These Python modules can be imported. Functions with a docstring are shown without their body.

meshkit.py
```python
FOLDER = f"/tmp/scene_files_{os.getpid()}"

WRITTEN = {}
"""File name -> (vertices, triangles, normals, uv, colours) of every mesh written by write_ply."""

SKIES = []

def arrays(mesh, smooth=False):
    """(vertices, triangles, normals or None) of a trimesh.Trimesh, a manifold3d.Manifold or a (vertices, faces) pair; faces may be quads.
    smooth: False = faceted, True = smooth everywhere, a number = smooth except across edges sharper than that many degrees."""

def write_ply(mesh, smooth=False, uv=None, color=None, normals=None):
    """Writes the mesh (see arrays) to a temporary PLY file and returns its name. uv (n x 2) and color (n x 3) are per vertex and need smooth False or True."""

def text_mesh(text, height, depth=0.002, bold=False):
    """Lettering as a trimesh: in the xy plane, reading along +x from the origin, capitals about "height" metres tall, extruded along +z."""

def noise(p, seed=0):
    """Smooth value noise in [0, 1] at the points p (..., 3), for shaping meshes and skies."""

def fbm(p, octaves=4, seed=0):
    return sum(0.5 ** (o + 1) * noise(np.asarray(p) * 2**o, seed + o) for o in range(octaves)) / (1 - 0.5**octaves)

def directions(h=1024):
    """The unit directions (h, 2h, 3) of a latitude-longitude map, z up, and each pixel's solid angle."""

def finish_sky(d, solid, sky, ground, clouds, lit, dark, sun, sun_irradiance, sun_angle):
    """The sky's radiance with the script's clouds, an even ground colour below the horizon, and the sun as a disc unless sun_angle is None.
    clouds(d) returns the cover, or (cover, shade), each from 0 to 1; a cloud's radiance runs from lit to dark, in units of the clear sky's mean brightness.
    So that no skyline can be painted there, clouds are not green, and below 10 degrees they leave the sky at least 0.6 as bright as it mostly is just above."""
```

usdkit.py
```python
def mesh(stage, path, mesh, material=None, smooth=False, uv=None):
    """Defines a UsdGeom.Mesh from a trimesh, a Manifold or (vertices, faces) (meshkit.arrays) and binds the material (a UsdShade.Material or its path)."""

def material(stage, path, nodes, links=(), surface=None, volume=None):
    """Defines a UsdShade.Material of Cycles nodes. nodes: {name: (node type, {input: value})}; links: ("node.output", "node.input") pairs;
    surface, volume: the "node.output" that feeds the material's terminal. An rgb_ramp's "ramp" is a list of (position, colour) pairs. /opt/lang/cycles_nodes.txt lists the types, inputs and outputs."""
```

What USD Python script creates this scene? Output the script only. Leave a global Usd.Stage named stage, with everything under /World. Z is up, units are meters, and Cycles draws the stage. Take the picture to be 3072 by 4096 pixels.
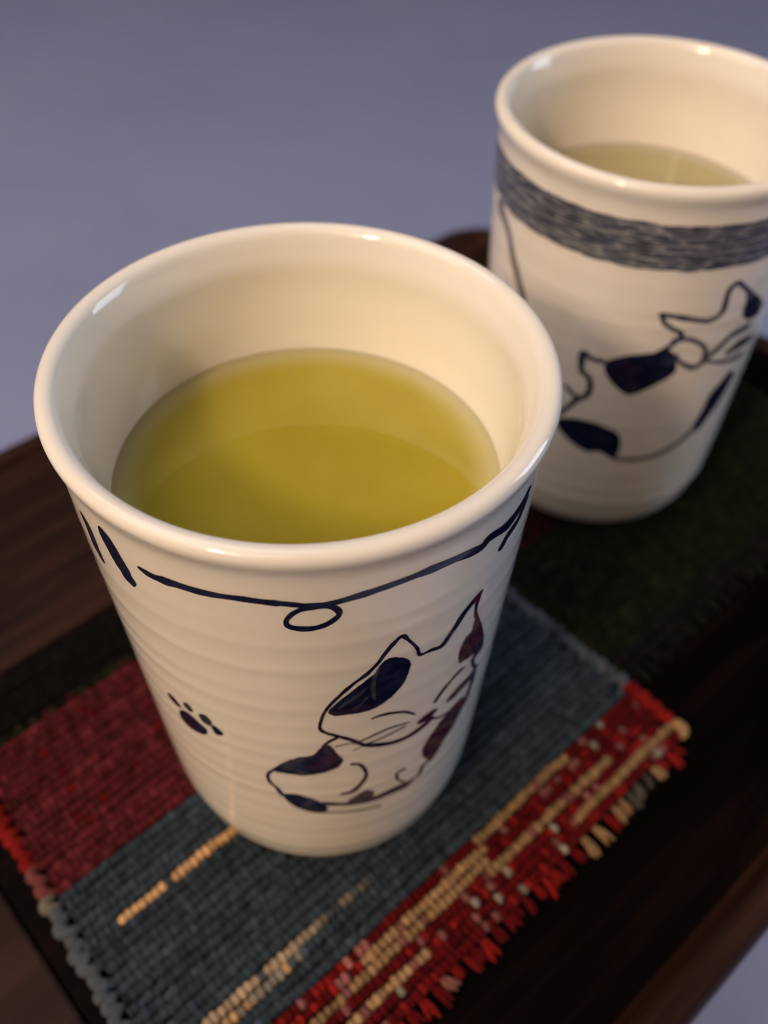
import math, random
import numpy as np, trimesh, usdkit, meshkit
from shapely.geometry import Point, Polygon, LineString, MultiPolygon
from shapely.ops import unary_union
from shapely import affinity
from pxr import Usd, UsdGeom, UsdLux, UsdShade, Gf, Sdf, Vt

stage = Usd.Stage.CreateInMemory()
UsdGeom.SetStageUpAxis(stage, UsdGeom.Tokens.z)
UsdGeom.SetStageMetersPerUnit(stage, 1.0)
UsdGeom.Xform.Define(stage, '/World')
UsdGeom.Scope.Define(stage, '/World/Looks')
rng = np.random.default_rng(11)
MM = 0.001
YAW = 43.47                                   # the mats and the table are turned by this about z

# ------------------------------------------------------------------ camera
PITCH, ROLL, FPX = 0.83352, 0.02514, 3847.0
EYE = np.array([0.01350, -0.11854, 0.21132])
fwd = np.array([0, math.cos(PITCH), -math.sin(PITCH)])
rt0 = np.array([1.0, 0, 0]); up0 = np.cross(rt0, fwd)
rt = math.cos(ROLL) * rt0 + math.sin(ROLL) * up0
up = -math.sin(ROLL) * rt0 + math.cos(ROLL) * up0
cam = UsdGeom.Camera.Define(stage, '/World/camera')
m = np.eye(4); m[0, :3] = rt; m[1, :3] = up; m[2, :3] = -fwd; m[3, :3] = EYE
cam.AddTransformOp().Set(Gf.Matrix4d(*m.ravel().tolist()))
cam.CreateFocalLengthAttr(4.3)
cam.CreateHorizontalApertureAttr(4.3 * 3072 / FPX)
cam.CreateVerticalApertureAttr(4.3 * 4096 / FPX)
cam.CreateFStopAttr(1.5)
cam.CreateFocusDistanceAttr(0.142)
cam.CreateClippingRangeAttr(Gf.Vec2f(0.01, 50.0))
cam.CreateExposureAttr(-0.20)

# ------------------------------------------------------------------ lamps and added fill panels
def aim(light, pos, target=(0, 0, 0.06)):
    z = np.array(pos, float) - np.array(target, float); z /= np.linalg.norm(z)
    x = np.cross([0, 0, 1.0], z); x = x / np.linalg.norm(x) if np.linalg.norm(x) > 1e-6 else np.array([1.0, 0, 0])
    y = np.cross(z, x)
    t = np.eye(4); t[0, :3] = x; t[1, :3] = y; t[2, :3] = z; t[3, :3] = pos
    light.AddTransformOp().Set(Gf.Matrix4d(*t.ravel().tolist()))

def polar(dist, az, el, base=(0, 0, 0.06)):
    a, e = math.radians(az), math.radians(el)
    return np.array(base) + dist * np.array([math.cos(e) * math.cos(a), math.cos(e) * math.sin(a), math.sin(e)])

def disk(name, pos, radius, power, color):
    l = UsdLux.DiskLight.Define(stage, '/World/' + name)
    l.CreateRadiusAttr(radius); l.CreateIntensityAttr(power); l.CreateColorAttr(Gf.Vec3f(*color)); aim(l, pos)
    return l

def panel(name, pos, w, h, power, color, target=(0, 0, 0.06)):
    l = UsdLux.RectLight.Define(stage, '/World/' + name)
    l.CreateWidthAttr(w); l.CreateHeightAttr(h); l.CreateIntensityAttr(power); l.CreateColorAttr(Gf.Vec3f(*color)); aim(l, pos, target)
    return l

WARM = (1.0, 0.74, 0.50)
panel('warm_lamp', polar(2.8, -124, 39), 0.22, 0.27, 210.0, WARM)
disk('small_warm_lamp', polar(2.8, -117, 39), 0.05, 120.0, WARM)
panel('added_warm_fill', polar(2.8, -140, 47), 2.8, 2.0, 3.7, (1.0, 0.73, 0.48))  # unseen panel added as broad warm fill to soften the shadows
panel('evening_window', polar(2.2, 13, 15), 0.7, 1.1, 8.5, (0.72, 0.84, 1.0))
panel('added_overhead_fill', (-1.0, 0.5, 2.4), 1.8, 1.8, 2.9, (0.92, 0.92, 1.0), (-0.8, 0.6, 0.0))  # unseen panel added overhead as ambient fill for table and floor

# ------------------------------------------------------------------ helpers
used = {}
def path_for(name, parent=None):
    base = (str(parent.GetPath()) if parent is not None else '/World') + '/' + name
    k = used.get(base, -1) + 1; used[base] = k
    return base if k == 0 else f'{base}_{k:03d}'

def tag(prim, label=None, category=None, group=None, kind=None):
    for k, v in (('label', label), ('category', category), ('group', group), ('kind', kind)):
        if v: prim.SetCustomDataByKey(k, v)
    return prim

def thing(name, label, category, loc=(0, 0, 0), rotz=0, group=None, kind=None):
    x = UsdGeom.Xform.Define(stage, path_for(name))
    x.AddTranslateOp().Set(Gf.Vec3d(*[float(c) for c in loc])); x.AddRotateZOp().Set(float(rotz))
    return tag(x.GetPrim(), label, category, group, kind)

def obj(name, mesh, mat, parent=None, smooth=False, normals=None, color=None):
    """mesh in millimetres -> one Mesh prim."""
    v, f, n = meshkit.arrays(mesh, smooth)
    g = UsdGeom.Mesh.Define(stage, path_for(name, parent))
    g.CreatePointsAttr(Vt.Vec3fArray.FromNumpy((v * MM).astype(np.float32)))
    g.CreateFaceVertexCountsAttr(Vt.IntArray.FromNumpy(np.full(len(f), 3, np.int32)))
    g.CreateFaceVertexIndicesAttr(Vt.IntArray.FromNumpy(np.asarray(f).astype(np.int32).ravel()))
    g.CreateSubdivisionSchemeAttr('none')
    if normals is not None: n = normals
    if n is not None:
        g.CreateNormalsAttr(Vt.Vec3fArray.FromNumpy(np.asarray(n, np.float32))); g.SetNormalsInterpolation('vertex')
    if color is not None:
        UsdGeom.PrimvarsAPI(g).CreatePrimvar('yarn', Sdf.ValueTypeNames.Color3fArray, 'vertex').Set(Vt.Vec3fArray.FromNumpy(np.asarray(color, np.float32)))
    UsdShade.MaterialBindingAPI.Apply(g.GetPrim()).Bind(mat)
    return g.GetPrim()

def mat(name, nodes, links, surface='p.BSDF', volume=None):
    return usdkit.material(stage, '/World/Looks/' + name, nodes, links, surface=surface, volume=volume)

def ramp(*stops): return {'ramp': list(stops)}

# ------------------------------------------------------------------ materials
GLAZE = mat('glaze', {
    'tc': ('texture_coordinate', {}),
    'n': ('noise_texture', {'scale': 26.0, 'detail': 4.0, 'roughness': 0.6}),
    'r': ('rgb_ramp', ramp((0.3, (0.80, 0.75, 0.69)), (0.7, (0.845, 0.795, 0.74)))),
    'n2': ('noise_texture', {'scale': 240.0, 'detail': 2.0}),
    'b': ('bump', {'strength': 0.03, 'distance': 0.0003}),
    'p': ('principled_bsdf', {'roughness': 0.065, 'ior': 1.5, 'subsurface_weight': 0.12, 'subsurface_scale': 0.002, 'subsurface_radius': (1.0, 0.75, 0.5)})},
    [('tc.object', 'n.vector'), ('tc.object', 'n2.vector'), ('n.fac', 'r.fac'), ('r.color', 'p.base_color'), ('n2.fac', 'b.height'), ('b.normal', 'p.normal')])

def pigment(name, dark, light, lo, hi, scale=(260, 260, 420)):
    return mat(name, {
        'tc': ('texture_coordinate', {}),
        'mp': ('mapping', {'scale': scale}),
        'n': ('noise_texture', {'scale': 1.0, 'detail': 3.0, 'roughness': 0.6, 'distortion': 0.4}),
        'r': ('rgb_ramp', ramp((lo, dark), (hi, light))),
        'p': ('principled_bsdf', {'roughness': 0.08, 'ior': 1.5})},
        [('tc.object', 'mp.vector'), ('mp.vector', 'n.vector'), ('n.fac', 'r.fac'), ('r.color', 'p.base_color')])
PIGMENT = {
    'd': pigment('pigment_navy', (0.006, 0.008, 0.034), (0.022, 0.028, 0.078), 0.45, 0.75),
    'w': pigment('pigment_wash', (0.018, 0.021, 0.048), (0.085, 0.085, 0.12), 0.30, 0.78),
    'p': pigment('pigment_pale', (0.10, 0.09, 0.11), (0.30, 0.26, 0.24), 0.30, 0.75)}
PIGMENT['band'] = pigment('pigment_band_wash', (0.13, 0.135, 0.16), (0.30, 0.29, 0.30), 0.35, 0.70, (120, 120, 700))
PIGMENT['dash'] = pigment('pigment_band_dash', (0.026, 0.031, 0.056), (0.085, 0.090, 0.125), 0.35, 0.72, (200, 200, 500))

def tea_mat(name, c1, c2, thin, rad, rough=0.03):
    # turbid green tea: deep colour in the middle, paler where it thins out against the porcelain
    return mat(name, {
    'tc': ('texture_coordinate', {}),
    'n': ('noise_texture', {'scale': 55.0, 'detail': 3.0}),
    'r': ('rgb_ramp', ramp((0.35, c1), (0.65, c2))),
    'xyz': ('separate_xyz', {}), 'flat': ('combine_xyz', {}),
    'len': ('vector_math', {'math_type': 'length'}),
    'edge': ('map_range', {'range_type': 'smoothstep', 'from_min': rad - 0.0065, 'from_max': rad + 0.0015, 'to_min': 0.0, 'to_max': 1.0}),
    'mx': ('mix_color', {'b': thin}),
    'p': ('principled_bsdf', {'roughness': rough, 'ior': 1.33, 'subsurface_weight': 0.45, 'subsurface_scale': 0.0028, 'subsurface_radius': (1.0, 0.85, 0.25), 'subsurface_ior': 1.33})},
    [('tc.object', 'n.vector'), ('n.fac', 'r.fac'), ('tc.object', 'xyz.vector'), ('xyz.x', 'flat.x'), ('xyz.y', 'flat.y'), ('flat.vector', 'len.vector1'),
     ('len.value', 'edge.value'), ('edge.result', 'mx.fac'), ('r.color', 'mx.a'), ('mx.result', 'p.base_color')])
TEA = tea_mat('tea', (0.335, 0.268, 0.026), (0.370, 0.298, 0.034), (0.60, 0.52, 0.27), 0.0338)
TEA_PALE = tea_mat('pale_tea', (0.32, 0.275, 0.14), (0.36, 0.31, 0.16), (0.56, 0.50, 0.35), 0.0335, 0.22)

YARN = mat('yarn', {
    'a': ('attribute', {'attribute': 'yarn'}),
    'tc': ('texture_coordinate', {}),
    'mp': ('mapping', {'scale': (700, 2200, 1200)}),
    'n': ('noise_texture', {'scale': 1.0, 'detail': 3.0, 'roughness': 0.7}),
    'k': ('map_range', {'from_min': 0.25, 'from_max': 0.75, 'to_min': 0.45, 'to_max': 1.45}),
    'h': ('vector_math', {'math_type': 'scale'}),
    'b': ('bump', {'strength': 0.6, 'distance': 0.0004}),
    'p': ('principled_bsdf', {'roughness': 0.9, 'specular_ior_level': 0.06, 'sheen_weight': 0.03, 'sheen_roughness': 0.5, 'sheen_tint': (0.9, 0.85, 0.8)})},
    [('tc.object', 'mp.vector'), ('mp.vector', 'n.vector'), ('n.fac', 'k.value'), ('a.color', 'h.vector1'), ('k.result', 'h.scale'), ('h.vector', 'p.base_color'),
     ('n.fac', 'b.height'), ('b.normal', 'p.normal')])

def wood(name, a, b, c, spec):
    return mat(name, {
    'tc': ('texture_coordinate', {}),
    'mp': ('mapping', {'scale': (9, 130, 60)}),
    'n': ('noise_texture', {'scale': 1.0, 'detail': 5.0, 'roughness': 0.6, 'distortion': 0.8}),
    'mp2': ('mapping', {'scale': (6, 24, 12)}),
    'n2': ('noise_texture', {'scale': 1.0, 'detail': 3.0, 'roughness': 0.5}),
    'ad': ('math', {'math_type': 'multiply_add', 'value2': 0.6}),
    'r': ('rgb_ramp', ramp((0.55, a), (0.8, b), (1.05, c))),
    'b': ('bump', {'strength': 0.12, 'distance': 0.0005}),
    'k': ('map_range', {'from_min': 0.3, 'from_max': 0.7, 'to_min': 0.42, 'to_max': 0.6}),
    'p': ('principled_bsdf', {'ior': 1.4, 'specular_ior_level': spec})},
    [('tc.object', 'mp.vector'), ('mp.vector', 'n.vector'), ('tc.object', 'mp2.vector'), ('mp2.vector', 'n2.vector'), ('n2.fac', 'ad.value1'), ('n.fac', 'ad.value3'),
     ('ad.value', 'r.fac'), ('r.color', 'p.base_color'), ('n.fac', 'b.height'), ('b.normal', 'p.normal'), ('n2.fac', 'k.value'), ('k.result', 'p.roughness')])
WOOD = wood('brown_wood', (0.006, 0.0024, 0.0015), (0.020, 0.0080, 0.0046), (0.042, 0.0172, 0.0092), 0.14)
WOOD_SHADED = wood('shaded_wood', (0.0008, 0.0006, 0.0005), (0.0023, 0.0012, 0.0009), (0.0085, 0.0030, 0.0017), 0.04)  # same wood, darkened so its colour carries the shade at near right

CARPET = mat('carpet', {
    'tc': ('texture_coordinate', {}),
    'n': ('noise_texture', {'scale': 3.5, 'detail': 4.0, 'roughness': 0.6}),
    'r': ('rgb_ramp', ramp((0.3, (0.24, 0.27, 0.45)), (0.7, (0.275, 0.305, 0.49)))),
    'n2': ('noise_texture', {'scale': 400.0, 'detail': 2.0}),
    'b': ('bump', {'strength': 0.5, 'distance': 0.003}),
    'p': ('principled_bsdf', {'roughness': 0.95, 'specular_ior_level': 0.1})},
    [('tc.object', 'n.vector'), ('n.fac', 'r.fac'), ('r.color', 'p.base_color'), ('tc.object', 'n2.vector'), ('n2.fac', 'b.height'), ('b.normal', 'p.normal')])

# ------------------------------------------------------------------ floor
g = np.linspace(-3500, 3500, 15)
X, Y = np.meshgrid(g, g, indexing='ij')
vv = np.stack([X.ravel(), Y.ravel() + 800, np.zeros(X.size)], 1)
idx = np.arange(X.size).reshape(X.shape)
ff = np.stack([idx[:-1, :-1].ravel(), idx[1:, :-1].ravel(), idx[1:, 1:].ravel(), idx[:-1, 1:].ravel()], 1)
FLOOR_Z = -452.0
vv[:, 2] = FLOOR_Z
tag(obj('floor', (vv, ff), CARPET), kind='structure', label='plain blue grey floor below and behind the table')

# ------------------------------------------------------------------ table
TOP = -3.6                                     # z of the table top; the mats lie on it
def loft(loops):
    """Quads between successive closed loops of equal length (n x 3 each), last one capped."""
    n = len(loops[0]); v = np.vstack(loops); f = []
    i = np.arange(n); j = (i + 1) % n
    for k in range(len(loops) - 1):
        a = k * n; f.append(np.stack([a + i, a + j, a + n + j, a + n + i], 1))
    return v, np.vstack(f)

def inset(poly, d, n=360):
    p = poly.buffer(-d, join_style=1) if d > 0 else poly.buffer(-d, join_style=1)
    ring = np.array(p.exterior.coords)[:-1]
    if Polygon(ring).exterior.is_ccw is False: ring = ring[::-1]
    ls = LineString(np.vstack([ring, ring[:1]]))
    # start every ring at the same corner direction so that the loft does not twist
    cen = np.array([30.0, 30.0])
    ang = np.linspace(-np.pi, np.pi, n, endpoint=False)
    out = []
    for a in ang:
        ray = LineString([cen, cen + 900 * np.array([math.cos(a), math.sin(a)])])
        q = ray.intersection(ls)
        q = q if q.geom_type == 'Point' else list(q.geoms)[0]
        out.append((q.x, q.y))
    return np.array(out)

outline = Polygon([(-700, 158.0), (-10, 149.3), (190, 145.8), (205, 138), (216, 80), (228, 20), (244, -101), (40, -100.2), (-700, -93.0)]).buffer(-16, join_style=1).buffer(16, join_style=1)  # unseen left length added to block light from the near floor
table = thing('side_table', 'small dark wood table with moulded rim under the mats and cups', 'table', (0, 0, 0), YAW)
END = -77.0                                    # joint of the end board
def rim_profile(poly):
    steps = [(11.2, -0.9), (10.6, -2.2), (9.9, -2.4), (9.2, -1.6), (8.4, -0.4), (7.0, 0.55), (5.2, 0.85), (3.4, 0.35), (1.7, -1.3), (0.7, -3.4), (0.45, -5.5), (1.0, -7.0), (1.2, -8.2), (0.3, -9.2),
             (0.0, -11.5), (0.0, -22.0), (1.5, -25.0), (14.0, -25.5)]
    loops = []
    for d, z in steps:
        r = inset(poly, d); loops.append(np.column_stack([r, np.full(len(r), TOP + z)]))
    return loops
v, f = loft(rim_profile(outline))
obj('moulded_rim', (v, f[:, ::-1]), WOOD, table, smooth=50)
inner = outline.buffer(-11.3, join_style=1)
def slab(poly, z0, z1, cham=0.5):
    r = np.array(poly.exterior.coords)[:-1]
    if not Polygon(r).exterior.is_ccw: r = r[::-1]
    m1 = trimesh.creation.extrude_polygon(poly, z1 - z0 - cham, engine='earcut'); m1.apply_translation([0, 0, z0])
    q = poly.buffer(-cham, join_style=2)
    m2 = trimesh.creation.extrude_polygon(q, cham, engine='earcut'); m2.apply_translation([0, 0, z1 - cham])
    return trimesh.util.concatenate([m1, m2])
from shapely.geometry import box as sbox
edges_v = [-300, -34.0, 70.5, 300]
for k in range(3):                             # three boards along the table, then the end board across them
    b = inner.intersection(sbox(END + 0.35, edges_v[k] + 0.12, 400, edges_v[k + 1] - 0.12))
    obj('table_board', slab(b, TOP - 16, TOP, 0.35), WOOD if k == 2 else WOOD_SHADED, table)  # near and middle boards have shade put into their colour
obj('end_board', slab(inner.intersection(sbox(-900, -300, END - 0.35, 300)), TOP - 16, TOP - 0.1, 0.6), WOOD, table)
obj('under_board', slab(inner.buffer(-0.3), TOP - 24, TOP - 16.2, 0.35), WOOD_SHADED, table)
for su, sv in ((-670, -66), (-670, 128), (208, -72), (178, 116)):
    leg = trimesh.creation.box([30, 30, -FLOOR_Z + TOP - 16]); leg.apply_translation([su, sv, FLOOR_Z + (-FLOOR_Z + TOP - 16) / 2])
    w = np.where(leg.vertices[:, 2:3] < -200, 0.72, 1.0); leg.vertices[:, :2] = np.array([su, sv]) + (leg.vertices[:, :2] - [su, sv]) * w
    obj('leg', leg, WOOD, table)

# ------------------------------------------------------------------ woven mats
C_RED = np.array((0.070, 0.0085, 0.012)); C_RED2 = np.array((0.078, 0.0022, 0.0038)); C_ROSE = np.array((0.085, 0.022, 0.024)); C_FLAME = np.array((0.20, 0.008, 0.007))
C_BLUE = np.array((0.026, 0.037, 0.050)); C_SLATE = np.array((0.040, 0.048, 0.058)); C_CREAM = np.array((0.40, 0.235, 0.115)); C_PALE = np.array((0.20, 0.175, 0.14)); C_PINK = np.array((0.24, 0.085, 0.08))
C_OLIVE = np.array((0.011, 0.013, 0.004)); C_BLACK = np.array((0.0035, 0.003, 0.0035)); C_GREEN = np.array((0.006, 0.0075, 0.0035)); C_MAROON = np.array((0.020, 0.005, 0.004))
PITCH_U, PITCH_V = 1.70, 2.42

def yarn_row(v0, u0, u1, colour, shift, seed, r_v=1.22, r_z=1.15, per=6, around=7, wob=0.18, deep=1.0):
    """One weft yarn: a tube along u that swells over every second warp. colour(u) -> rgb for each bead."""
    g = np.random.default_rng(seed)
    nb = int((u1 - u0) / PITCH_U)
    jit = g.normal(0, 0.12, nb + 2); size = 1 + g.normal(0, 0.09, nb + 2); lift = g.normal(0, 0.09 * deep, nb + 2); side = g.normal(0, 0.10, nb + 2)
    t = np.arange(nb * per + 1) / per
    u = u0 + t * PITCH_U
    ph = (t + shift) % 1.0; b = np.clip((t + shift).astype(int), 0, nb + 1)
    sw = np.sqrt(np.clip(1 - (2 * ph - 1) ** 2, 0.0, 1)) ** 0.8          # 0 between beads, 1 on top of one
    low = np.interp(u, np.linspace(u0, u1, 14), g.normal(0, wob, 14))
    a = np.linspace(-0.25, np.pi + 0.25, around)
    rv = r_v * (1 - 0.38 * deep * (1 - sw)) * size[b]; rz = r_z * (1 - 0.60 * deep * (1 - sw)) * size[b]
    zc = 0.15 + (lift[b] + 0.1) * sw
    P = np.stack([np.repeat((u + jit[b] * sw)[:, None], around, 1), (v0 + low + side[b] * sw)[:, None] + rv[:, None] * np.cos(a), zc[:, None] + rz[:, None] * np.sin(a)], -1)
    P[:, :, 2] -= 1.05
    n, k = P.shape[:2]; i = np.arange(n * k).reshape(n, k)
    f = np.stack([i[:-1, :-1].ravel(), i[1:, :-1].ravel(), i[1:, 1:].ravel(), i[:-1, 1:].ravel()], 1)
    cols = np.array([colour(u0 + (q - shift + 0.5) * PITCH_U, g) for q in range(nb + 2)])
    c = cols[b] * (1 + g.normal(0, 0.10))
    return (P.reshape(-1, 3), f), np.repeat(c, k, 0)

def mixc(g, *opts):
    w = np.array([o[0] for o in opts], float); return opts[g.choice(len(opts), p=w / w.sum())][1] * (1 + g.normal(0, 0.13))

RUNS = {0: [(6, 40, C_CREAM)], 1: [(-29, 9, C_CREAM)], 2: [(-60, -46, C_CREAM * 0.9), (-45, 6, C_CREAM)], 3: [(4, 48, C_CREAM * 0.85)], 4: [(-60, -17, C_CREAM * 0.95)], 5: [(27, 66, C_CREAM * 0.8)]}
def front_colour(v, k):
    """k: row number from the blue and red border (0 = first red row, negative = towards the cup)."""
    def c(u, g):
        if k >= 0:                                          # red border with space-dyed cream runs
            for a, b, col in RUNS.get(k, []):
                if a + g.normal(0, .8) < u < b + g.normal(0, .8): return mixc(g, (8, col * 0.72), (1, C_PINK * 0.7), (0.8, C_CREAM * 0.5))  # cream toned down: the dimmer light on this side is in the colour
            if k in (0, 1) and u < -25: return mixc(g, (4, C_RED2), (3, C_FLAME), (1, C_PINK))
            return mixc(g, (9, C_RED2), (2, C_FLAME * 0.8), (1.3, C_PINK * 0.7), (0.6 if k > 3 else 0.2, C_PALE))
        if k >= -21:                                        # slate blue field
            if k == -16 and -62 < u < 30 and not (-50.3 < u < -48.6): return mixc(g, (6, C_CREAM * 1.05), (2, C_CREAM * 0.8))
            if k == -4 and u < -14: 
                w = np.clip((-18 - u) / 30, 0, 1); return mixc(g, (1 + 4 * w, C_PALE * (0.5 + 0.5 * w) * (1 - 0.3 * w) + C_CREAM * 0.45 * w), (0.3 + (1 - w), C_SLATE * 1.2))
            if k == -3 and u < -36:
                return mixc(g, (3, C_PALE * 0.8), (2.5, C_CREAM * 0.7), (0.5, C_SLATE))
            return mixc(g, (9, C_BLUE), (1.5, C_BLUE * 1.3), (1.5, C_BLUE * 0.75))
        if k >= -38: return mixc(g, (7, C_RED), (2, C_RED * 0.75), (1.6, C_RED * 1.2 + C_ROSE * .15), (0.5, C_FLAME * 0.4))
        if k == -39: return mixc(g, (3, C_OLIVE), (1, C_RED * .5), (1, C_BLACK))
        return mixc(g, (8, C_BLACK * .8), (1, C_OLIVE * .3), (1, C_BLACK * 1.3))
    return c

def blob(pts, rad, n=8, seg=14):
    """A soft yarn end or loop: a tube along pts with radii rad (closed, tapered ends)."""
    pts = np.asarray(pts, float); t = np.linspace(0, 1, len(pts)); s = np.linspace(0, 1, seg)
    q = np.stack([np.interp(s, t, pts[:, i]) for i in range(3)], 1)
    for _ in range(2): q[1:-1] = (q[:-2] + 2 * q[1:-1] + q[2:]) / 4
    r = np.interp(s, np.linspace(0, 1, len(rad)), rad) * np.clip(np.minimum(s, 1 - s) * seg / 2.2 + 0.15, 0, 1) ** 0.5
    d = np.gradient(q, axis=0); d /= np.linalg.norm(d, axis=1, keepdims=True)
    x = np.cross(d, [0, 0, 1.0]); x /= np.maximum(np.linalg.norm(x, axis=1, keepdims=True), 1e-6); y = np.cross(x, d)
    a = np.linspace(0, 2 * np.pi, n, endpoint=False)
    P = q[:, None] + r[:, None, None] * (np.cos(a)[None, :, None] * x[:, None] + np.sin(a)[None, :, None] * y[:, None])
    i = np.arange(seg * n).reshape(seg, n); j = np.roll(i, -1, 1)
    f = np.stack([i[:-1].ravel(), j[:-1].ravel(), j[1:].ravel(), i[1:].ravel()], 1)
    v = np.vstack([P.reshape(-1, 3), q[:1], q[-1:]]); tri = np.vstack([f[:, [0, 1, 2]], f[:, [0, 2, 3]]])
    e0 = np.stack([np.full(n, len(v) - 2), j[0], i[0]], 1); e1 = np.stack([np.full(n, len(v) - 1), i[-1], j[-1]], 1)
    return v, np.vstack([tri, e0, e1])

front = thing('woven_mat', 'striped woven mat in red, slate blue and cream under the front cup', 'mat', (0, 0, 0), YAW)
U0, U1, V_BORDER = -67.6, 64.0, -44.1
STRIPES = [('red_cream_stripe', 0, 6), ('blue_stripe', -21, -1), ('red_stripe', -38, -22), ('black_stripe', -45, -39)]
for name, ka, kb in STRIPES:
    va, vb = V_BORDER - kb * PITCH_V - 1.2, V_BORDER - ka * PITCH_V + 1.2
    base = trimesh.creation.box([U1 - U0 - 1.5, vb - va - 0.3, 1.6]); base.apply_translation([(U0 + U1) / 2, (va + vb) / 2, -2.4])
    ccol = {'red_cream_stripe': C_RED2 * .3, 'blue_stripe': C_BLUE * .4, 'red_stripe': C_RED * .4, 'black_stripe': C_BLACK * .6}[name]
    st = obj(name, base, YARN, front, color=np.tile(ccol, (len(base.vertices), 1)))
    for k in range(ka, kb + 1):
        v0 = V_BORDER - k * PITCH_V
        e0, e1 = rng.normal(0, .5, 2)
        (vv, ff), cc = yarn_row(v0, U0 + 0.045 * (v0 - 25) + e0, U1 - 0.03 * v0 + e1, front_colour(v0, k), 0.5 * (k % 2), 500 + k, deep=0.9 if k >= 0 or k in (-16, -3, -4) else 0.40)
        obj('weft_yarn', (vv, ff[:, ::-1]), YARN, st, smooth=True, color=cc)

def edge_colour(v, g):
    k = (V_BORDER - v) / PITCH_V
    if k > -0.7: return mixc(g, (5, C_FLAME * 1.0), (3, C_RED2 * 1.3))
    if k > -21.5: return mixc(g, (5, C_SLATE * 1.5), (2, C_SLATE * 1.1), (1, C_PALE * 0.7))
    if k > -38.0: return mixc(g, (5, C_FLAME * 0.85), (3, C_ROSE * 1.5))
    return mixc(g, (3, C_BLACK), (1, C_OLIVE))
for side, ue in ((-1, U0), (1, U1)):                         # turns of the weft at both ends, each a soft loop
    v = -60.0
    while v < 62:
        ue = U0 + 0.045 * (v - 25) if side < 0 else U1 - 0.03 * v
        w = rng.uniform(2.9, 4.6); h = rng.uniform(1.6, 2.9) * (1 if side < 0 else 0.75)
        o = side * rng.uniform(0.3, 0.7)
        pts = [(ue - side * 0.6, v, -1.4), (ue + o + side * h * .7, v + w * .18, -1.0), (ue + o + side * h, v + w * .5, -0.7 + rng.normal(0, .2)), (ue + o + side * h * .7, v + w * .82, -1.0), (ue - side * 0.6, v + w, -1.4)]
        m_ = blob(pts, [1.1, 1.5 + rng.normal(0, .15), 1.5, 1.1])
        c = edge_colour(v + w / 2, rng)
        if side > 0 and abs(v + 58) < 2.2: c = C_CREAM * 0.8
        obj('edge_loop', m_, YARN, front, smooth=True, color=np.tile(c, (len(m_[0]), 1)))
        v += w * 0.93
u = U0 + 1
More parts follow.
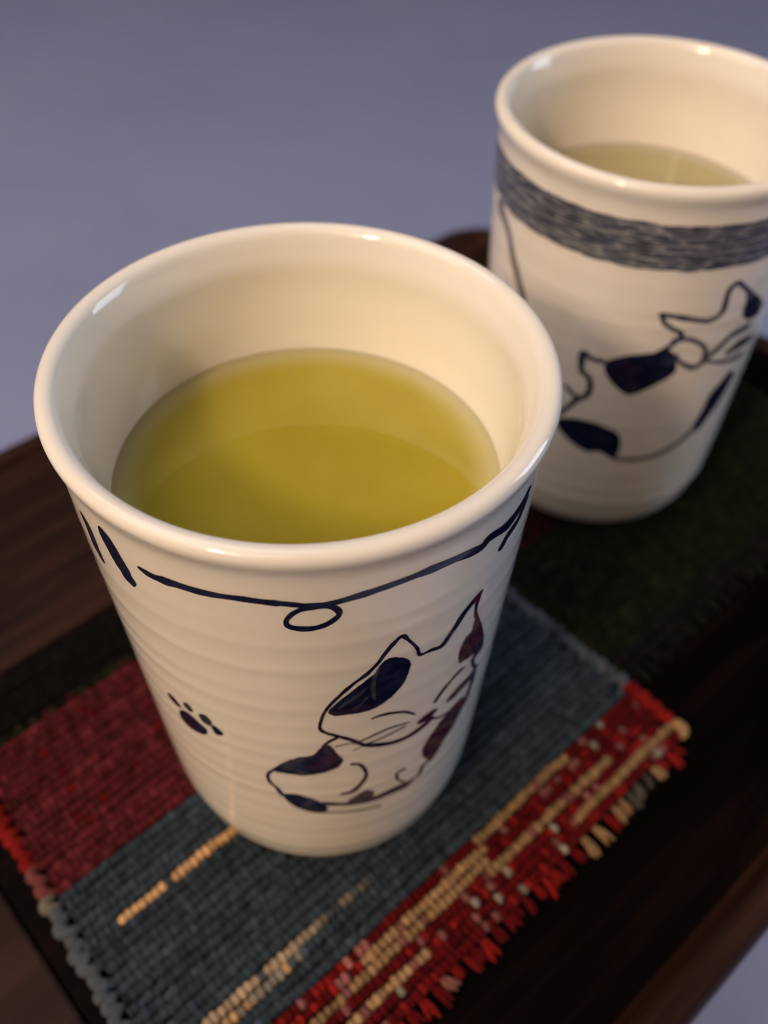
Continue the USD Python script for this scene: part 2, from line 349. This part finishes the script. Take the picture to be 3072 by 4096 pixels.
while u < U1 - 1:                                           # warp ends along the near border
    ln = rng.uniform(1.6, 4.4); sk = rng.normal(0, .7)
    c = mixc(rng, (4, C_FLAME * .8), (4, C_RED2), (1, C_PINK * .8))
    if 24 < u < 56: c = mixc(rng, (5, C_CREAM * .55), (2, C_PALE * .35), (2, C_FLAME * .6))
    parts = []
    for q in range(3):                                      # each end is a little bunch of strands that splays out
        dx = (q - 1) * 0.55 + rng.normal(0, .15); l2 = ln * rng.uniform(0.7, 1.05)
        parts.append(blob([(u + dx * .6, -59.6, -1.3), (u + dx + sk * .4, -61 - l2 * .4, -0.95 + rng.normal(0, .15)), (u + sk + dx * 1.7 + rng.normal(0, .25), -61 - l2, -1.9)], [0.62, 0.68, 0.50], seg=9, n=6))
    m_ = (np.vstack([p[0] for p in parts]), np.vstack([p[1] + sum(len(o[0]) for o in parts[:n_]) for n_, p in enumerate(parts)]))
    obj('warp_end', m_, YARN, front, smooth=True, color=np.tile(c, (len(m_[0]), 1)))
    u += rng.uniform(2.4, 4.2)
u = U0 + 1
while u < U1 - 1:                                           # short dark ends along the far border
    ln = rng.uniform(1.0, 3.2)
    c = mixc(rng, (5, C_BLACK), (1, C_OLIVE * .6))
    m_ = blob([(u, 63, -1.4), (u + rng.normal(0, .4), 64.5 + ln * .5, -1.1), (u + rng.normal(0, .8), 64.5 + ln, -2.2)], [1.0, 1.1, 0.8], seg=8, n=6)
    obj('warp_end', m_, YARN, front, smooth=True, color=np.tile(c, (len(m_[0]), 1)))
    u += rng.uniform(1.6, 3.4)

back = thing('dark_green_mat', 'dark green woven mat with maroon and black stripes under the rear cup', 'mat', (0, 0, 0), YAW)
B0, B1 = 69.5, 190.0
def back_colour(k):
    def c(u, g):
        if k < 2: return mixc(g, (6, C_BLACK), (2, C_BLACK * 2), (1, C_GREEN * .6))
        if k < 19: return mixc(g, (5, C_GREEN), (2, C_OLIVE), (2, C_GREEN * .6))
        if k < 38: return mixc(g, (5, C_MAROON), (2, C_MAROON * .6), (1, C_RED * .5))
        return mixc(g, (4, C_GREEN), (2, C_BLACK))
    return c
for name, ka, kb, ccol in (('black_stripe', 0, 1, C_BLACK), ('green_stripe', 2, 18, C_GREEN), ('maroon_stripe', 19, 37, C_MAROON), ('green_border_stripe', 38, 49, C_GREEN)):
    va, vb = -38.0 + ka * PITCH_V - 1.2, -38.0 + kb * PITCH_V + 1.2
    base = trimesh.creation.box([B1 - B0 - 1.5, vb - va - 0.3, 1.6]); base.apply_translation([(B0 + B1) / 2, (va + vb) / 2, -2.4])
    st = obj(name, base, YARN, back, color=np.tile(ccol * .5, (8, 1)))
    for k in range(ka, kb + 1):
        (vv, ff), cc = yarn_row(-38.0 + k * PITCH_V, B0 + rng.normal(0, .4), B1 + rng.normal(0, .4), back_colour(k), 0.5 * (k % 2), 900 + k, per=4, around=5)
        obj('weft_yarn', (vv, ff[:, ::-1]), YARN, st, smooth=True, color=cc)
for side, ue in ((-1, B0), (1, B1)):
    v = -39.0
    while v < 78:
        w = rng.uniform(2.9, 4.6); h = rng.uniform(1.2, 2.0)
        m_ = blob([(ue - side * .6, v, -1.4), (ue + side * h * .7, v + w * .18, -1.0), (ue + side * h, v + w * .5, -.8), (ue + side * h * .7, v + w * .82, -1.0), (ue - side * .6, v + w, -1.4)], [1.1, 1.4, 1.4, 1.1], seg=10, n=6)
        c = mixc(rng, (3, C_OLIVE), (2, C_GREEN)) if v < 8 or v > 52 else mixc(rng, (3, C_MAROON), (1, C_RED * .7))
        obj('edge_loop', m_, YARN, back, smooth=True, color=np.tile(c, (len(m_[0]), 1)))
        v += w * 0.93
u = B0 + 1
while u < B1 - 1:
    ln = rng.uniform(2.0, 4.5)
    m_ = blob([(u, -39, -1.3), (u + rng.normal(0, .4), -40.5 - ln * .4, -1.0), (u + rng.normal(0, .8), -40.5 - ln, -2.0)], [1.0, 1.1, 0.8], seg=8, n=6)
    obj('warp_end', m_, YARN, back, smooth=True, color=np.tile(mixc(rng, (4, C_BLACK), (1, C_GREEN)), (len(m_[0]), 1)))
    u += rng.uniform(2.2, 4.0)

# ------------------------------------------------------------------ brush drawings: kind, tone, widths, points (35 mm x angle, height)
PAINT_A = {
  'string': [
    ('L', 'd', [0.77,1.66,1.66,1.61,1.50,1.39,1.42,1.43,1.35,1.35,1.34,1.31,0.98,0.74,1.07,1.26,1.32,1.01,0.65,0.89,1.14,1.28,1.40,1.40,1.41,1.48,1.47,1.53,1.89,1.88,2.23,1.95,1.73], [(-19.85,103.84),(-18.66,103.55),(-16.96,103.60),(-14.14,104.13),(-10.75,104.31),(-7.73,104.61),(-4.85,104.85),(-1.00,104.63),(-1.83,104.77),(0.35,104.52),(2.31,104.18),(4.72,103.91),(6.26,103.01),(6.76,101.31),(5.53,99.52),(3.90,98.53),(2.07,98.34),(0.39,98.96),(0.13,100.43),(1.12,102.30),(2.50,103.38),(4.05,103.74),(5.61,104.15),(8.29,104.89),(11.46,105.59),(14.99,106.08),(18.76,106.17),(22.96,105.65),(27.24,104.35),(28.78,105.12),(33.23,103.87),(36.48,104.52),(38.93,105.86)]),
    ('L', 'd', [1.99,1.99,2.01,1.99], [(32.43,98.98),(34.03,100.53),(36.78,101.28),(38.48,104.19)]),
  ],
  'stroke1': [
    ('L', 'd', [0.96,2.06,2.34,2.24,1.63,0.75], [(-32.01,105.20),(-31.01,103.39),(-30.90,100.49),(-30.60,97.89),(-30.15,96.52),(-29.98,95.76)]),
  ],
  'stroke2': [
    ('L', 'd', [1.17,2.96,3.31,3.17,2.64,0.96], [(-26.29,107.07),(-25.57,105.56),(-24.79,103.15),(-23.92,100.55),(-23.06,98.39),(-22.72,97.19)]),
  ],
  'paw': [
    ('L', 'd', [1.16,2.17,2.18,1.31], [(-24.05,62.70),(-23.45,61.86),(-22.89,61.18),(-22.32,60.87)]),
    ('P', 'w', 0, [(-20.78,63.51),(-19.66,64.64),(-18.71,63.02),(-19.50,61.63),(-20.59,62.09)]),
    ('P', 'd', 0, [(-23.01,57.69),(-21.28,60.21),(-19.65,60.24),(-18.28,59.00),(-16.73,57.71),(-17.37,55.30),(-18.98,54.00),(-21.06,53.58),(-22.71,54.62)]),
    ('P', 'w', 0, [(-17.66,62.68),(-16.12,63.89),(-15.05,62.27),(-15.77,60.02),(-17.17,60.25)]),
    ('P', 'd', 0, [(-15.49,60.63),(-14.53,61.15),(-13.35,59.51),(-13.85,58.05),(-15.17,57.82)]),
  ],
  'cat': [
    ('L', 'd', [0.54,0.54,0.63,0.71,0.83,0.84,0.78,0.73,0.83,0.98,0.50,0.48,0.65,1.14,1.43,1.25,1.44,1.66,0.53,1.07,0.70,0.62,0.81,1.60,1.88,0.92,0.78], [(3.41,67.85),(3.92,71.36),(4.81,74.36),(6.74,78.13),(8.60,80.99),(10.43,83.02),(11.72,85.15),(12.96,87.71),(14.20,90.11),(15.46,91.59),(16.53,89.79),(18.04,86.48),(18.86,83.61),(20.75,83.27),(22.79,82.65),(24.21,84.99),(26.22,88.38),(28.20,90.03),(29.61,90.95),(29.15,88.73),(29.22,85.57),(30.87,80.96),(32.40,76.85),(34.44,68.40),(32.61,67.85),(32.26,66.50),(34.01,61.64)]),
    ('P', 'd', 0, [(29.67,83.20),(32.05,78.41),(34.56,67.94),(32.35,69.10),(28.18,71.13),(27.29,74.00),(27.37,77.37),(28.06,79.37),(29.43,79.96)]),
    ('P', 'd', 0, [(4.78,72.79),(5.91,75.34),(8.34,78.75),(10.47,81.29),(11.78,82.88),(12.77,85.64),(14.09,86.44),(15.82,85.23),(17.26,83.00),(17.42,80.61),(16.62,76.59),(15.25,74.06),(13.54,72.19),(11.23,70.82),(8.37,70.99),(5.85,71.23)]),
    ('S', 'w', [0.24,0.69,0.77,0.38], [(12.41,84.48),(11.81,81.72),(11.62,78.32),(12.02,74.13)]),
    ('S', 'w', [0.27,0.97,1.03,0.38], [(6.43,73.62),(7.94,75.57),(9.44,77.06),(10.51,78.93)]),
    ('S', 'w', [0.31,0.64,0.32], [(8.36,72.59),(9.75,73.83),(10.84,75.73)]),
    ('L', 'd', [0.58,0.57,0.77,1.01,1.01,0.93,0.86,1.12,1.33,1.49,1.73,1.89,1.98], [(3.92,71.36),(3.41,67.85),(3.79,66.14),(4.90,64.90),(6.62,63.41),(8.39,61.67),(9.92,59.52),(10.86,58.26),(13.44,56.89),(16.15,55.77),(18.97,55.58),(21.50,56.41),(23.35,57.43)]),
    ('L', 'd', [0.48,0.91,0.92,0.61,0.32], [(11.60,67.69),(13.08,68.05),(15.27,67.40),(17.61,65.73),(19.69,62.83)]),
    ('L', 'd', [0.96,1.17,1.35,1.18,0.84], [(23.52,63.25),(24.48,65.05),(26.25,67.06),(28.24,68.04),(29.64,67.78)]),
    ('L', 'd', [1.78,2.63,1.93], [(21.09,58.94),(22.30,59.30),(23.51,59.62)]),
    ('L', 'w', [0.59,0.63,0.63,0.62], [(9.60,60.18),(12.66,61.66),(15.18,62.17),(18.40,61.35)]),
    ('L', 'w', [0.61,0.66,0.70], [(10.86,58.61),(14.33,59.41),(17.95,60.42)]),
    ('L', 'w', [0.56,0.68,0.86], [(22.94,57.56),(25.66,55.30),(28.59,53.90)]),
    ('L', 'w', [2.09,3.59,3.56,2.07], [(34.23,61.96),(32.54,60.49),(29.46,60.46),(27.27,59.69)]),
    ('P', 'd', 0, [(33.98,51.11),(32.65,48.87),(31.00,45.53),(28.80,42.72),(26.76,39.39),(25.57,37.44),(23.30,41.65),(22.47,45.80),(24.08,50.52),(25.92,53.22),(28.45,54.77),(31.15,55.17)]),
    ('L', 'w', [1.64,1.77,1.56], [(34.01,61.64),(34.22,56.84),(33.30,51.42)]),
    ('L', 'w', [1.61,1.42,1.21,0.93], [(25.51,37.93),(23.68,37.95),(22.66,34.73),(20.92,34.78)]),
    ('P', 'd', 0, [(-5.51,49.63),(-3.32,53.42),(-0.71,56.14),(2.05,57.28),(3.33,60.03),(4.82,60.79),(5.96,57.27),(7.00,54.33),(6.20,51.61),(3.34,49.62),(0.16,48.62),(-2.99,48.91)]),
    ('L', 'd', [0.95,0.79,0.59,0.55], [(6.03,63.25),(4.55,61.91),(3.62,59.98),(3.10,57.20)]),
    ('L', 'w', [0.49,0.47,0.21,0.48], [(5.69,59.87),(8.39,60.28),(10.24,58.27),(8.70,57.27)]),
    ('L', 'd', [0.69,0.59,0.86,0.97,0.88], [(-5.16,50.00),(-6.43,47.25),(-6.30,44.11),(-5.15,41.73),(-4.05,38.16)]),
    ('P', 'd', 0, [(-4.30,39.52),(-1.56,40.26),(1.02,38.32),(2.96,36.00),(3.93,33.60),(3.17,31.01),(0.75,31.66),(-1.93,33.63),(-3.52,35.89)]),
    ('L', 'w', [1.42,1.46,1.68,2.16,2.54,2.18,1.33], [(2.95,35.73),(6.36,34.68),(9.86,33.82),(13.50,33.66),(16.52,34.12),(19.30,34.14),(21.00,33.83)]),
    ('L', 'p', [0.85,0.88,0.91,0.95], [(2.83,31.52),(6.32,30.44),(10.64,29.52),(14.42,29.01)]),
    ('P', 'w', 0, [(7.75,35.40),(9.82,37.78),(11.56,38.78),(13.06,35.95),(11.30,33.76)]),
    ('L', 'd', [0.89,0.73,0.68,0.99,1.35,1.18], [(8.40,52.02),(10.01,50.87),(11.13,46.47),(10.45,42.86),(8.77,40.08),(6.57,39.39)]),
    ('L', 'd', [1.60,2.14,1.41], [(13.12,33.98),(16.53,33.83),(20.23,32.88)]),
    ('L', 'w', [1.44,0.77,0.50,0.61], [(18.79,41.77),(17.36,41.25),(17.87,37.84),(20.39,33.56)]),
  ],
}
PAINT_B = {
  'string': [
    ('L', 'p', [4.29,3.25,2.80,2.43,2.27], [(-47.38,89.50),(-42.31,86.48),(-38.96,81.27),(-35.63,75.81),(-33.11,71.68)]),
  ],
  'cat': [
    ('L', 'd', [1.39,1.42,1.39,1.67,1.96,1.50,1.70,1.39,1.06,1.07,1.22], [(-1.03,79.38),(2.31,78.93),(6.54,77.77),(10.57,76.80),(13.24,78.12),(13.50,81.10),(13.29,84.63),(14.90,86.39),(18.37,83.57),(22.76,79.81),(27.90,74.72)]),
    ('P', 'd', 0, [(18.60,82.99),(22.92,79.49),(27.59,74.36),(27.48,72.30),(23.90,72.53),(20.15,75.52),(19.74,79.04)]),
    ('L', 'd', [1.05,1.10,1.17,1.22,1.56,1.55], [(-0.41,79.16),(0.42,77.13),(2.33,75.58),(5.28,73.31),(2.93,69.70),(0.61,67.55)]),
    ('L', 'w', [1.54,1.37,1.14,1.83,1.60,1.21,1.10], [(3.63,71.83),(7.79,71.66),(12.29,68.30),(13.03,63.66),(10.82,62.43),(7.02,64.95),(5.35,67.36)]),
    ('L', 'w', [1.79,1.94,1.95,2.20], [(13.43,64.67),(16.62,66.96),(19.26,69.76),(25.02,70.37)]),
    ('L', 'd', [1.75,3.11,2.16], [(19.90,64.00),(23.71,65.01),(29.02,64.63)]),
    ('L', 'w', [0.96,1.01,1.33,1.89], [(13.09,64.21),(16.66,62.48),(21.18,60.88),(27.73,60.02)]),
    ('P', 'd', 0, [(-10.08,62.59),(-9.19,64.51),(-5.57,66.67),(-0.30,68.06),(2.59,69.44),(5.13,67.38),(6.74,62.74),(5.99,60.56),(2.06,57.35),(-1.56,54.59),(-3.61,54.37),(-6.53,56.55),(-9.29,59.96)]),
    ('L', 'd', [1.12,1.52,1.83,1.64,1.68,1.52,1.33,1.44,1.49,1.30,1.22], [(-9.87,63.77),(-13.18,63.74),(-15.35,64.60),(-15.35,61.34),(-14.93,59.24),(-13.03,57.63),(-12.17,55.00),(-12.54,51.89),(-14.45,49.93),(-16.25,46.70),(-18.13,43.28)]),
    ('L', 'd', [1.18,1.16,1.17], [(-18.36,53.02),(-15.48,50.73),(-13.82,50.18)]),
    ('P', 'd', 0, [(-18.33,41.28),(-14.33,43.25),(-8.93,43.42),(-3.20,41.06),(-1.36,37.33),(-1.80,31.36),(-6.28,33.26),(-8.92,32.57),(-12.88,33.90),(-16.16,36.48),(-18.12,38.13)]),
    ('L', 'p', [1.54,1.56,1.75,2.07,2.29,2.49], [(-1.80,31.36),(2.42,31.20),(7.15,31.52),(12.74,33.52),(16.32,36.21),(19.00,38.65)]),
    ('P', 'd', 0, [(24.71,55.90),(27.98,52.84),(26.54,46.38),(24.14,42.10),(20.83,37.09),(18.14,39.38),(19.35,45.86),(19.97,50.52)]),
  ],
}
# ------------------------------------------------------------------ cups
class Cup:
    """Thrown cup: outer radius r(theta, z) with throwing rings, in millimetres about its own axis."""
    def __init__(s, h, prof, lip_r, lip_z, wall, seed):
        s.h, s.wall, s.seed = h, wall, seed
        s.zz, s.rr = np.array(prof, float).T
        s.lip_r, s.lip_z = lip_r, lip_z
        g = np.random.default_rng(seed)
        s.ring_z = np.cumsum(g.uniform(4.6, 7.2, 40)); s.ring_a = g.uniform(0.04, 0.12, 40); s.ring_w = g.uniform(1.0, 1.7, 40); s.ring_p = g.uniform(0, 6.28, 40)
    def R(s, th, z):
        r = np.interp(z, s.zz, s.rr)
        fade = np.clip((s.h - 12 - z) / 10, 0, 1) * np.clip((z - 1.0) / 4, 0, 1)
        k = np.zeros(np.broadcast(th, z).shape)
        for zc, a, w, p in zip(s.ring_z, s.ring_a, s.ring_w, s.ring_p):
            zz = z - zc - 0.5 * np.sin(th + p)
            k = k + a * (0.75 + 0.25 * np.sin(2 * th + p * 1.7)) * np.exp(-(zz / w) ** 2)
        return (r + k * fade) * (1 + 0.0022 * np.sin(2 * th + s.seed) + 0.0012 * np.sin(3 * th + 1.3 * s.seed))
    def build(s, parent, n=288):
        th = np.linspace(0, 2 * np.pi, n, endpoint=False)
        zs = np.concatenate([[0, .2, .5, 1, 1.5, 2.2], np.arange(3, s.lip_z - 6.2, 0.55)])
        outer = [np.stack([s.R(th, np.full(n, z)) * np.cos(th), s.R(th, np.full(n, z)) * np.sin(th), np.full(n, z)], 1) for z in zs]
        foot = [np.stack([r * np.cos(th), r * np.sin(th), np.full(n, z)], 1) for r, z in ((s.rr[0] - 4.5, 1.6), (s.rr[0] - 3.5, .4), (s.rr[0] - 1.5, 0.0))]
        bottom = [np.zeros((n, 3)) + [0, 0, 1.6]]
        # lip: neck, rolled outward bead, over the top and down inside
        neck = s.R(th, np.full(n, s.lip_z - 5.9))
        lip = []
        for dr, dz in ((0.0, -5.8), (0.03, -5.1), (0.10, -4.3), (0.24, -3.5), (0.46, -2.7), (0.76, -1.9), (1.06, -1.15), (1.30, -0.4), (1.38, 0.3), (1.24, 0.95), (0.85, 1.48), (0.30, 1.80), (-0.35, 1.88),
                       (-1.0, 1.72), (-1.55, 1.35), (-1.98, 0.8), (-2.35, 0.0), (-2.75, -1.2), (-3.3, -2.8), (-3.85, -4.6)):
            wob = 1 + 0.25 * np.sin(2 * th + s.seed) * 0.1
            r = neck + dr * wob; z = s.lip_z + dz + 0.14 * np.sin(th + s.seed) + 0.08 * np.sin(3 * th + 2 * s.seed)
            lip.append(np.stack([r * np.cos(th), r * np.sin(th), z], 1))
        zi = np.arange(s.lip_z - 6.2, 12, -1.6); inside = []
        for z in zi:
            r = np.full(n, s.inner_r(z)) + 0.018 * np.sin(z * 0.8 + 0.6 * np.sin(th))
            inside.append(np.stack([r * np.cos(th), r * np.sin(th), np.full(n, z)], 1))
        r0 = s.inner_r(12)
        for a in np.linspace(0.15, np.pi / 2, 7):
            inside.append(np.stack([(r0 - 7 + 7 * np.cos(a)) * np.cos(th), (r0 - 7 + 7 * np.cos(a)) * np.sin(th), np.full(n, 12 - 7 * np.sin(a))], 1))
        inside.append(np.zeros((n, 3)) + [0, 0, 5.0])
        loops = bottom + foot + outer + lip + inside
        v, f = loft(loops)
        tm = trimesh.Trimesh(v, np.vstack([f[:, [0, 1, 2]], f[:, [0, 2, 3]]]), process=False)
        _, _, nrm = meshkit.arrays((v, f), True)
        a0 = len(bottom + foot + outer) - 1; a1 = a0 + len(lip)       # loop indices of the lip
        def part(i0, i1):
            return v[i0 * n:(i1 + 1) * n], f[i0 * n:i1 * n] - i0 * n, nrm[i0 * n:(i1 + 1) * n]
        for name, i0, i1 in (('outer_wall', 0, a0), ('rim', a0, a1), ('inner_wall', a1, len(loops) - 1)):
            pv, pf, pn = part(i0, i1)
            obj(name, (pv, pf), GLAZE, parent, normals=pn)
    def inner_r(s, z):
        q = np.clip((s.lip_z - 4.6 - z) / 26, 0, 1)
        return np.interp(z, s.zz, s.rr) - 3.85 - (s.wall - 3.85) * q * q * (3 - 2 * q)
    def decal(s, poly, off):
        """A painted shape, given in (35 mm x angle, z), laid on the outer wall just proud of the glaze."""
        out_v, out_f, base = [], [], 0
        for gpoly in (poly.geoms if hasattr(poly, 'geoms') else [poly]):
            if gpoly.is_empty or gpoly.area < 0.01: continue
            v2, f2 = trimesh.creation.triangulate_polygon(gpoly.simplify(0.015), engine='earcut')
            v3, f3 = trimesh.remesh.subdivide_to_size(np.column_stack([v2, np.zeros(len(v2))]), f2, 0.9, max_iter=14)
            out_v.append(v3); out_f.append(f3 + base); base += len(v3)
        if not out_v: return None
        q = np.vstack(out_v); f3 = np.vstack(out_f)
        th = q[:, 0] / 35 - np.pi / 2
        def P(th, z): r = s.R(th, z) + off; return np.stack([r * np.cos(th), r * np.sin(th), z], 1)
        p = P(th, q[:, 1]); e = 0.02
        tn = np.cross(P(th + e / 35, q[:, 1]) - P(th - e / 35, q[:, 1]), P(th, q[:, 1] + e) - P(th, q[:, 1] - e)); tn /= np.linalg.norm(tn, axis=1, keepdims=True)
        fn = np.cross(p[f3[:, 1]] - p[f3[:, 0]], p[f3[:, 2]] - p[f3[:, 0]])
        flip = (fn * tn[f3[:, 0]]).sum(1) < 0; f3[flip] = f3[flip][:, ::-1]
        return (p, f3), tn

def spline(pts, w, per=8):
    p = np.array(pts, float); w = np.array(w, float)
    if len(p) < 3: return p, w
    q = np.vstack([2 * p[0] - p[1], p, 2 * p[-1] - p[-2]]); ww = np.concatenate([w[:1], w, w[-1:]]); P, Wd = [], []
    for i in range(1, len(q) - 2):
        for t in np.linspace(0, 1, per, endpoint=False):
            a, b, c, d = q[i - 1], q[i], q[i + 1], q[i + 2]
            P.append(0.5 * (2 * b + (c - a) * t + (2 * a - 5 * b + 4 * c - d) * t * t + (3 * b - a - 3 * c + d) * t ** 3)); Wd.append(ww[i] * (1 - t) + ww[i + 1] * t)
    return np.vstack([P, q[-2]]), np.append(Wd, ww[-2])

def stroke(pts, w, g):
    p, w = spline(pts, w)
    wob = 1 + 0.10 * np.interp(np.arange(len(p)), np.arange(0, len(p) + 4, 4), g.normal(0, 1, len(range(0, len(p) + 4, 4))))
    w = np.maximum(w * wob, 0.12)
    w[0] *= .6; w[-1] *= .5
    parts = []
    for a, b, ra, rb in zip(p[:-1], p[1:], w[:-1] / 2, w[1:] / 2):
        parts.append(unary_union([Point(a).buffer(ra, 6), Point(b).buffer(rb, 6)]).convex_hull)
    return unary_union(parts)

def patch(pts, g):
    p = np.array(pts, float); n = len(p); out = []
    for i in range(n):
        a, b, q, d = p[i - 1], p[i], p[(i + 1) % n], p[(i + 2) % n]
        for t in np.linspace(0, 1, 6, endpoint=False):
            sp = 0.5 * (2 * b + (q - a) * t + (2 * a - 5 * b + 4 * q - d) * t * t + (3 * b - a - 3 * q + d) * t ** 3)
            out.append(0.75 * sp + 0.25 * (b + (q - b) * t))
    out = np.array(out) + g.normal(0, 0.045, (len(out), 2))
    return Polygon(out).buffer(0).buffer(0.18).buffer(-0.30).buffer(0.12)

PAINT_NAMES = {'string': 'painted_string', 'stroke1': 'painted_brush_stroke', 'stroke2': 'painted_brush_stroke', 'paw': 'painted_paw_mark', 'cat': 'painted_cat'}
def paint(cup, parent, D):
    g = np.random.default_rng(cup.seed + 77)
    for key, items in D.items():
        tones = {}
        for kind, tone, w, pts in items:
            shp = patch(pts, g) if kind == 'P' else stroke(pts, w, g)
            tones.setdefault((kind if tone == 'd' or kind == 'S' else 'X', tone), []).append(shp)
        main = None
        order = sorted(tones, key=lambda t: (t != ('L', 'd'), t))
        for i, t in enumerate(order):
            off = {'S': 0.085, 'L': 0.075, 'P': 0.065, 'X': 0.05}[t[0]]
            dm = cup.decal(unary_union(tones[t]), off)
            if dm is None: continue
            if main is None: main = obj(PAINT_NAMES[key], dm[0], PIGMENT[t[1]], parent, normals=dm[1])
            else: obj('painted_patch' if t[0] == 'P' else 'painted_wash', dm[0], PIGMENT[t[1]], main, normals=dm[1])

def tea(cup, name, label, z, loc, m_):
    th = np.linspace(0, 2 * np.pi, 144, endpoint=False); loops = []
    rt_ = cup.inner_r(z)
    prof = [(0.0, z), (rt_ * .5, z), (rt_ - 2.0, z), (rt_ - 1.0, z + .03), (rt_ - .4, z + .12), (rt_ - .1, z + .25), (rt_ + .3, z + .45), (rt_ + .5, z - 1.0)]
    prof += [(cup.inner_r(q) + .5, q) for q in np.linspace(z - 3, 12, 12)] + [(cup.inner_r(9) - 1.2, 7.5), (cup.inner_r(9) - 5, 4.6), (0.0, 4.4)]
    for r, q in prof: loops.append(np.stack([r * np.cos(th), r * np.sin(th), np.full(144, q)], 1))
    v, f = loft(loops)
    v[:144] = v[:144].mean(0); 
    o = obj(name, (v, f[:, ::-1]), m_, None, smooth=60)
    UsdGeom.Xformable(o).AddTranslateOp().Set(Gf.Vec3d(loc[0] * MM, loc[1] * MM, loc[2] * MM))
    tag(o, label, 'tea')

CUP_A = Cup(115.8, [(0, 29.2), (.4, 31.1), (1.5, 32.0), (5, 33.0), (12, 34.3), (25, 35.2), (45, 36.3), (70, 37.6), (95, 39.0), (105, 39.4), (110, 39.5), (115.8, 39.6)], 41, 113.9, 5.4, 3)
CUP_B = Cup(111.4, [(0, 28.8), (.4, 30.7), (1.5, 31.6), (5, 33.0), (12, 34.6), (25, 35.3), (45, 36.0), (70, 36.9), (90, 37.7), (99.4, 38.1), (105.6, 38.1), (111.4, 38.2)], 39.6, 109.5, 4.4, 8)
LOC_A, LOC_B = (0, 0, 0.35), (76.6, 101.4, 0.3)
ca = thing('tea_cup', 'front white ceramic cup with a sitting cat and looped string painted in navy', 'cup', np.array(LOC_A) * MM)
CUP_A.build(ca); paint(CUP_A, ca, PAINT_A)
cb = thing('tea_cup', 'rear white ceramic cup with a grey brushed band and a cat chasing a string', 'cup', np.array(LOC_B) * MM)
CUP_B.build(cb)
g = np.random.default_rng(5)
s = np.linspace(-np.pi * 35, np.pi * 35, 700)
def ragged(z, amp): return z + amp * (meshkit.fbm(np.stack([s * 0.35, s * 0, s * 0 + z], 1), 4, 3) - .5) * 2
top = np.column_stack([s, ragged(102.5, .45)]); bot = np.column_stack([s, ragged(91.6, .6)])
bands = [Polygon(np.vstack([top[i:i + 36], bot[i:i + 36][::-1]])) for i in range(0, 699, 35)]
dm = CUP_B.decal(MultiPolygon([b for b in bands if b.is_valid]), 0.04)
band = obj('painted_band', dm[0], PIGMENT['band'], cb, normals=dm[1])
dashes = []                                                  # the band is rows of short dashes laid with a fine brush
for k in range(12):
    z = 102.0 - k * 0.95; q = -82.0 + g.uniform(0, 4)        # only the side of the cup that can be seen from the front and sides
    while q < 70:
        ln = g.uniform(3.0, 9.0); zz = z + g.normal(0, 0.14); tilt = g.normal(0, 0.03) * ln
        w = np.clip(np.array([0.35, 0.72, 0.80, 0.70, 0.30]) * g.uniform(0.75, 1.25), 0.2, 1)
        dashes.append(stroke([(q, zz), (q + ln * .25, zz + tilt * .2 + g.normal(0, .04)), (q + ln * .5, zz + tilt * .5), (q + ln * .75, zz + tilt * .8 + g.normal(0, .04)), (q + ln, zz + tilt)], w, g))
        q += ln + g.uniform(-0.5, 0.9)
dm = CUP_B.decal(unary_union(dashes), 0.055)
obj('painted_dashes', dm[0], PIGMENT['dash'], band, normals=dm[1])
paint(CUP_B, cb, PAINT_B)
tea(CUP_A, 'green_tea', 'green tea filling the front cup near the top', 91.0, LOC_A, TEA)
tea(CUP_B, 'green_tea', 'green tea in the rear cup with the brushed band', 84.8, LOC_B, TEA_PALE)
